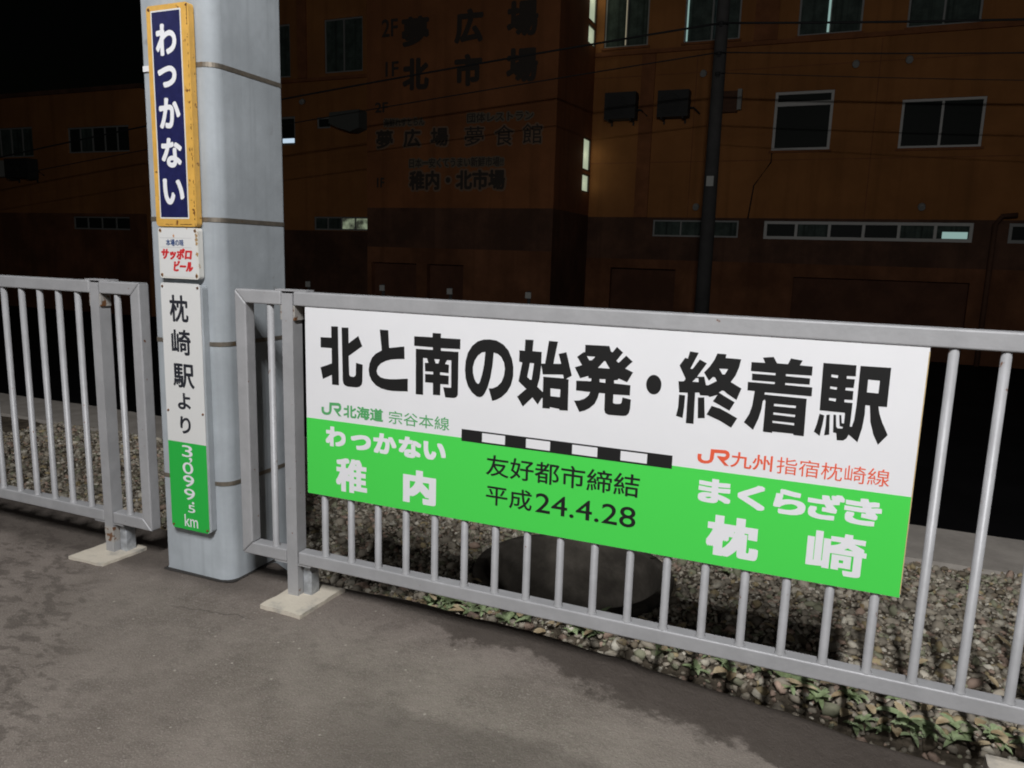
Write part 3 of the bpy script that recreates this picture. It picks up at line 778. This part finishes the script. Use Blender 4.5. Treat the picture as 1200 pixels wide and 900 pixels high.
FR = empty('platform_fence', (1.0, 0, 0), 'grey metal railing to the right of the pillar, carrying the big green and white sign', 'fence', 'railings along the platform edge')
PX = -.268; P2 = 2.177
fence(FR, [PX, P2, 4.6], [(-.474, PX-.004, True, False), (PX+.050, P2-.004, False, False), (P2+.05, 4.596, False, False)],
      [-.33] + [round(.11*k, 3) for k in range(-1, 20)] + [round(P2 + .132 + .11*k, 3) for k in range(21)], [(-.474, 1)])
FL = empty('platform_fence', (-2.5, 0, 0), 'grey metal railing to the left of the pillar, with gravel behind it and no sign', 'fence', 'railings along the platform edge')
QX = -1.196
fence(FL, [QX, QX-2.4, QX-4.8], [(QX+.050, -.934, False, True), (QX-2.35, QX-.004, False, False), (QX-4.75, QX-2.404, False, False)],
      [-1.067] + [round(-1.286 - .1098*k, 4) for k in range(20)] + [round(-3.69 - .1098*k, 4) for k in range(20)], [(-.934, -1)])
# rust streaks at the left post foot
bm = bmesh.new(); add_box(bm, QX-.0004, QX+.0464, .0006, .0524, .055, .118); finish('rust_patch', bm, PAINT_RUST, FL)

# concrete pads under the posts
def pad(pts, z0, z1, label):
    bm = bmesh.new()
    out = []
    for i, (x, y) in enumerate(pts):
        x2, y2 = pts[(i+1) % len(pts)]
        for k in range(6):
            t = k/6; out.append((x + (x2-x)*t + rnd.uniform(-.004, .004), y + (y2-y)*t + rnd.uniform(-.004, .004)))
    a = [bm.verts.new((x, y, z0)) for x, y in out]; b = [bm.verts.new((x, y, z1 + .003*noise.noise((x*9, y*9, 0)))) for x, y in out]
    bm.faces.new(b); bm.faces.new(a[::-1])
    for i in range(len(out)):
        j = (i+1) % len(out); bm.faces.new((a[i], a[j], b[j], b[i]))
    bmesh.ops.recalc_face_normals(bm, faces=bm.faces)
    tag(finish('concrete_pad', bm, CONC), label, 'concrete pad', 'concrete pads under the fence posts')
pad([(-1.272, -.109), (-1.088, -.106), (-1.075, .10), (-1.262, .10)], -.04, .012, 'pale concrete pad under the rusty post foot of the left railing')
pad([(-.303, -.108), (-.125, -.116), (-.112, .13), (-.290, .12)], -.04, .013, 'pale concrete pad under the post right of the pillar')
pad([(1.972, -.16), (2.42, -.16), (2.42, .15), (1.978, .145)], -.3, -.045, 'pale concrete block in the bottom right corner of the photo')

# ================================================================== THE BIG SIGN
S = empty('station_sign', (.77, 0, .416), 'large green and white board with bold black lettering hung on the railing', 'sign')
X0, X1, Z0, Z1 = -.169, 1.706, .416, 1.0705
board = box('board', X0, X1, 0, .004, Z0, Z1, WHITE, S)
sheet('green_panel', [(X0+.0005, Z0+.0005), (X1-.0005, Z0+.0005), (X1-.0005, .6885), (X0+.0005, .6885)], -.0004, GREEN, S)
sheet('edge_tape', [(X1-.0015, Z0+.01), (X1+.0008, Z0+.01), (X1+.0008, Z1-.01), (X1-.0015, Z1-.01)], -.0007, mat('aged_edge', (.55, .42, .22), .6), S)
sheet('track_mark', [(.431, .6785), (1.098, .6785), (1.098, .7175), (.431, .7175)], -.0006, BLACK, S)
cw = (1.098 - .431)/9
for k in (1, 3, 5, 7):
    sheet('track_window', [(.431+cw*k-.002, .684), (.431+cw*(k+1)+.002, .684), (.431+cw*(k+1)+.002, .7125), (.431+cw*k-.002, .7125)], -.0008, WHITE, S)
TITLE=[[[(1067,10120),(1341,10129),(1359,8144),(1078,8139),(1072,8475),(703,8296),(614,8694),(1078,8864),(1078,9384),(633,9380),(632,9728),(1072,9738)]],[[(1487,10109),(1758,10118),(1763,9600),(2141,9868),(2299,9540),(1759,9171),(1777,8538),(1828,8484),(1963,8482),(2031,8546),(2045,8964),(2312,8923),(2293,8353),(2265,8249),(2181,8169),(2062,8135),(1722,8126),(1603,8158),(1535,8225),(1512,8340)]],[[(2971,10134),(3294,10133),(3327,9559),(3895,9648),(3907,9241),(3610,9215),(3386,9180),(3192,9120),(3013,9023),(2898,8906),(2848,8760),(2891,8641),(3012,8561),(3159,8535),(3354,8532),(3581,8550),(4028,8610),(4030,8189),(3711,8164),(3453,8150),(3257,8157),(3028,8192),(2815,8281),(2650,8429),(2567,8593),(2541,8776),(2575,8979),(2668,9185),(2817,9332),(3045,9454)]],[[(4922,10152),(5220,10158),(5216,10015),(5904,10025),(5901,9710),(5226,9692),(5222,9610),(5844,9619),(5848,8270),(5811,8189),(5721,8142),(5402,8129),(5321,8452),(5601,8459),(5594,9336),(5444,9329),(5379,9204),(5516,9183),(5511,8921),(5207,8922),(5208,8840),(5513,8834),(5511,8552),(5219,8544),(5218,8180),(4956,8168),(4951,8555),(4666,8548),(4663,8820),(4957,8832),(4956,8914),(4663,8908),(4650,9177),(4780,9188),(4726,9334),(4587,9331),(4599,8133),(4326,8125),(4319,9605),(4929,9615),(4928,9697),(4256,9697),(4254,10004),(4918,10016)],[(4988,9328),(5186,9330),(5136,9195),(5044,9196)]],[[(6904,8562),(7040,8580),(7196,8656),(7329,8802),(7406,9007),(7431,9221),(7394,9415),(7298,9578),(7182,9661),(7047,9690),(7020,9318),(6959,8914),(6866,8585),(6769,8387),(6698,8294),(6612,8258),(6508,8267),(6329,8385),(6191,8575),(6106,8811),(6077,9079),(6095,9349),(6169,9623),(6311,9846),(6497,9998),(6698,10067),(6899,10086),(7128,10068),(7358,9962),(7532,9792),(7652,9554),(7710,9297),(7711,9008),(7649,8739),(7528,8515),(7348,8337),(7179,8235),(7036,8180)],[(6765,9690),(6650,9665),(6522,9570),(6409,9401),(6349,9182),(6359,8995),(6407,8825),(6468,8722),(6543,8667),(6592,8720),(6667,8969),(6732,9294)]],[[(8071,10163),(8337,10169),(8313,9833),(8608,9830),(8608,9480),(8730,9490),(8824,10177),(9105,10172),(8991,9507),(9233,9522),(9141,9812),(9382,9881),(9576,9199),(9404,9087),(9484,9076),(9501,8139),(9233,8123),(9232,8162),(8930,8188),(8932,8141),(8692,8131),(8688,8445),(8656,8429),(8540,8225),(8359,8425),(8058,8112),(7863,8402),(8150,8667),(7892,8880),(7995,9464),(7892,9482),(7889,9827),(8061,9824)],[(8244,9471),(8376,9469),(8317,8963),(8270,8959),(8171,9036)],[(8609,9437),(8666,9158),(9305,9206),(9331,9096),(8685,9090),(8687,8622),(8506,8767),(8570,9033)],[(8926,8760),(9239,8758),(9233,8520),(8936,8522)]],[[(9946,10142),(10665,10159),(10724,10001),(10770,9987),(10894,10151),(11075,9998),(10896,9750),(10956,9698),(10990,9721),(11173,9920),(11368,9764),(11164,9550),(11398,9454),(11241,9154),(10986,9245),(10963,9198),(10858,9176),(10863,9089),(11345,9079),(11342,8781),(10860,8763),(10861,8512),(10925,8493),(11076,8509),(11112,8550),(11129,8702),(11381,8665),(11372,8390),(11341,8261),(11271,8183),(11171,8162),(10740,8150),(10648,8186),(10610,8283),(10605,8768),(10431,8767),(10395,8616),(10313,8430),(10164,8287),(10012,8194),(9857,8138),(9678,8462),(9841,8484),(9995,8551),(10108,8651),(10162,8766),(9727,8775),(9722,9065),(10172,9088),(10173,9172),(10090,9174),(10079,9239),(9836,9146),(9660,9456),(9875,9542),(9716,9773),(9904,9921),(9951,9925)],[(10008,9816),(10265,9817),(10160,9703),(10091,9698)],[(10536,9714),(10569,9716),(10712,9504),(10358,9499)],[(10426,9174),(10596,9190),(10602,9077),(10430,9087)]],[[(12227,9179),(12224,9106),(12207,9037),(12176,8975),(12134,8927),(12084,8893),(12028,8878),(11971,8882),(11917,8905),(11869,8946),(11831,9001),(11805,9066),(11793,9138),(11796,9212),(11814,9281),(11845,9342),(11887,9391),(11938,9424),(11994,9438),(12050,9433),(12104,9410),(12152,9370),(12190,9315),(12215,9250)]],[[(12954,10177),(13192,10155),(12996,9698),(13057,9699),(13232,9974),(13429,9884),(13192,9491),(13387,9509),(13450,9276),(13518,9287),(13726,9420),(13673,9515),(13616,9522),(13516,9406),(13372,9626),(13515,9808),(13616,9981),(13688,10175),(13930,10170),(13915,10071),(14323,10066),(14280,9826),(14207,9610),(14098,9424),(14389,9275),(14285,8947),(14022,9098),(13937,9166),(13881,9168),(13806,9106),(14241,8879),(14120,8634),(13664,8849),(13776,9039),(13565,8958),(13528,8990),(13309,8981),(13281,9055),(13172,9044),(13186,8157),(12974,8157),(12968,9019),(12733,9008),(12693,9319),(12841,9332),(12883,9408),(12694,9764),(12832,9990),(12908,9972)],[(13074,9342),(13167,9451),(13229,9456),(13244,9345)],[(13768,9764),(14004,9774),(13926,9620),(13865,9615)]],[[(12732,8943),(12903,8940),(12900,8625),(12875,8293),(12687,8333),(12732,8583)]],[[(13255,8915),(13428,8932),(13481,8353),(13291,8332)]],[[(13639,8719),(13872,8667),(14107,8561),(14342,8444),(14201,8165),(13898,8323),(13520,8461)]],[[(14872,10156),(15140,10195),(15239,10032),(15510,10032),(15570,10188),(15862,10158),(15805,10027),(16118,10019),(16119,9779),(15484,9768),(15484,9711),(16084,9704),(16084,9539),(15489,9529),(15487,9476),(16157,9471),(16161,9236),(14998,9229),(14992,9170),(16049,9161),(16065,8151),(15806,8155),(15797,8188),(15269,8184),(15272,8149),(15031,8156),(15032,9000),(15003,9032),(14963,8993),(14948,8769),(14893,8505),(14776,8173),(14523,8357),(14642,8596),(14701,8837),(14735,9238),(14547,9239),(14540,9472),(15222,9474),(15226,9528),(14639,9527),(14631,9705),(15224,9711),(15223,9768),(14593,9771),(14591,10014),(14939,10019)],[(15253,8946),(15805,8948),(15800,8883),(15254,8883)],[(15258,8709),(15805,8704),(15800,8641),(15256,8651)],[(15255,8480),(15803,8479),(15798,8416),(15253,8429)]],[[(16364,10136),(17146,10138),(17158,9853),(16949,9846),(16949,9775),(17145,9775),(17137,9555),(16952,9542),(16950,9475),(17139,9471),(17142,9237),(16953,9229),(16954,9162),(17149,9160),(17149,8869),(17144,8542),(17189,8536),(17228,8720),(17243,9080),(17244,9481),(17241,9812),(17240,10131),(17941,10140),(17947,9137),(17752,9134),(17797,8939),(17882,8727),(18036,8423),(17839,8141),(17708,8395),(17607,8718),(17555,9135),(17451,9135),(17460,8903),(17435,8542),(17360,8149),(17135,8326),(17094,8219),(17019,8153),(16867,8145),(16839,8331),(16761,8338),(16728,8812),(16790,8807),(16823,8505),(16857,8463),(16969,8465),(16985,8512),(16902,8525),(16865,8815),(16916,8816),(16945,8609),(16997,8604),(16997,8852),(16990,8885),(16386,8888)],[(16584,9854),(16747,9846),(16740,9772),(16584,9787)],[(16587,9541),(16750,9534),(16742,9466),(16584,9484)],[(16586,9237),(16754,9236),(16745,9159),(16586,9174)],[(17450,9798),(17719,9794),(17719,9465),(17453,9468)]],[[(16394,8798),(16511,8765),(16492,8523),(16448,8209),(16299,8306),(16348,8507)]],[[(16561,8782),(16641,8802),(16676,8271),(16555,8238),(16568,8487)]]]
JR=[(3,572),(127,573),(116,338),(144,237),(216,186),(317,205),(383,281),(401,961),(851,1000),(949,934),(996,753),(984,562),(918,402),(832,311),(1000,18),(858,33),(606,534),(620,579),(834,576),(882,649),(877,753),(821,784),(522,751),(510,369),(460,147),(358,35),(243,0),(128,21),(27,129),(0,295)]

polys('title_lettering', TITLE, lambda p: (X0 + p[0]*1e-4, p[1]*1e-4), -.0006, BLACK, S)
def jrmark(x0, x1, z0, z1, m): polys('operator_logo', [[JR]], lambda p: (x0 + (x1-x0)*p[0]/1000, z0 + (z1-z0)*p[1]/1000), -.0006, m, S)
jrmark(X0+.063, X0+.145, .706, .753, INKG)
jrmark(X0+1.336, X0+1.423, .707, .752, INKR)
def L_(s, a, b, c, d, m, **k): lettering('lettering', [(s, X0+a, X0+b, c, d)], -.0007, m, S, **k)
L_('北海道', .153, .310, .706, .750, INKG, dx=.0016)
L_('宗谷本線', .331, .556, .705, .749, INKG, dx=.0002)
L_('九州', 1.426, 1.535, .707, .751, INKR, dx=.0007)
L_('指宿枕崎線', 1.546, 1.820, .706, .752, INKR)
for ch, a, b, c, d in (('わ', .079, .161, .598, .668), ('っ', .182, .262, .599, .652), ('か', .272, .361, .598, .668), ('な', .370, .455, .598, .668), ('い', .463, .545, .602, .662)):
    L_(ch, a, b, c, d, INKW, dx=.0044, dz=.0034, square=True)
L_('稚', .120, .246, .443, .563, INKW, dx=.0052, dz=.0038, square=True)
L_('内', .387, .511, .445, .559, INKW, dx=.0080, dz=.0060, square=True)
for ch, a, b, c, d in (('ま', 1.345, 1.434, .596, .666), ('く', 1.462, 1.538, .594, .664), ('ら', 1.560, 1.643, .595, .664), ('ざ', 1.632, 1.722, .596, .668), ('き', 1.722, 1.811, .596, .668)):
    if ch == 'ら': a, b = 1.546, 1.628
    if ch == 'く': a, b = 1.452, 1.525
    L_(ch, a, b, c, d, INKW, dx=.0046, dz=.0034, square=True)
L_('枕', 1.376, 1.518, .446, .564, INKW, dx=.0075, dz=.0055, square=True)
L_('崎', 1.641, 1.787, .449, .565, INKW, dx=.0046, dz=.0034, square=True)
L_('友好都市締結', .688, 1.178, .578, .647, BLACK, dx=.0008)
L_('平成', .690, .846, .483, .549, BLACK, dx=.0008)
L_('24.4.28', .858, 1.172, .484, .547, BLACK, dx=.0006)

# ================================================================== WEEDS, LEAVES, DEBRIS
def leaf_strip(bm, base, ang, length, width, lift, droop):
    d = Vector((math.cos(ang), math.sin(ang), 0)); s = Vector((-d.y, d.x, 0)); prev = None
    for i in range(6):
        t = i/5; w_ = width*math.sin(math.pi*min(1, .12 + .86*t))**.8
        c = Vector(base) + d*length*t + Vector((0, 0, lift*t - droop*t*t))
        a = bm.verts.new(c - s*w_/2 + Vector((0, 0, w_*.25))); m_ = bm.verts.new(c); b = bm.verts.new(c + s*w_/2 + Vector((0, 0, w_*.25)))
        if prev: bm.faces.new((prev[0], prev[1], m_, a)); bm.faces.new((prev[1], prev[2], b, m_))
        prev = (a, m_, b)
wl_ = [(.20, .40, 'small weed at the left end of the strip under the bottom rail'), (.76, .41, 'spiky weed below the middle of the sign'),
       (.90, .40, 'wide weed rosette with pale leaves below the middle of the sign'), (1.09, .40, 'bushy weed rosette right of the pale one'),
       (1.46, .38, 'low weed under the rail between the bushy ones'), (1.82, .36, 'broad leaved weed near the bottom right corner')]
for i, (x, y, lab) in enumerate(wl_):
    z = gravel_z(x, y) + .012
    e = empty('weed_plant', (x, y, z), lab, 'weed', 'weeds along the platform edge')
    for k in range(rnd.randint(6, 9)):
        bm = bmesh.new(); leaf_strip(bm, (x + rnd.uniform(-.01, .01), y + rnd.uniform(-.01, .01), z), rnd.uniform(0, 6.28), rnd.uniform(.05, .11), rnd.uniform(.022, .036), rnd.uniform(.03, .08), rnd.uniform(.02, .05))
        finish('leaf', bm, LEAF, e, smooth=True)
bm = bmesh.new()
for k in range(150):
    x = rnd.uniform(-.1, 2.6); y = min(2.2, .30 + abs(rnd.gauss(0, .16)))
    if k % 5 == 0: y = rnd.uniform(.3, 2.2)
    if math.hypot(x-WX, y-WY) < WR + .05: continue
    leaf_strip(bm, (x, y, gravel_z(x, y) + rnd.uniform(.012, .035)), rnd.uniform(0, 6.28), rnd.uniform(.03, .07), rnd.uniform(.018, .04), rnd.uniform(-.005, .025), rnd.uniform(-.01, .025))
tag(finish('fallen_leaves', bm, DRY, smooth=True), kind='stuff')
bm = bmesh.new()
for k in range(80):
    x = rnd.uniform(.1, 2.4); y = .30 + abs(rnd.gauss(.05, .10))
    if k % 4 == 0: x = rnd.uniform(-3, 3); y = rnd.uniform(.5, 2.2)
    if math.hypot(x-WX, y-WY) < WR + .07: continue
    a0 = rnd.uniform(0, 6.28); n_ = rnd.randint(5, 8)
    for q in range(n_): leaf_strip(bm, (x, y, gravel_z(x, y) + .010), a0 + 6.28*q/n_ + rnd.uniform(-.3, .3), rnd.uniform(.025, .055), rnd.uniform(.014, .026), rnd.uniform(.012, .045), rnd.uniform(.01, .03))
tag(finish('ground_cover', bm, LEAF, smooth=True), kind='stuff')
bm = bmesh.new(); z = gravel_z(-.217, 1.9)
add_box(bm, -.27, -.20, 1.87, 1.93, z, z+.05)
for v in bm.verts: v.co += Vector((rnd.uniform(-.008, .008), rnd.uniform(-.008, .008), rnd.uniform(-.006, .006)))
tag(finish('brick_fragment', bm, BRICK, bevel=.006), 'small red brick fragment lying on the gravel just below the sign', 'brick')
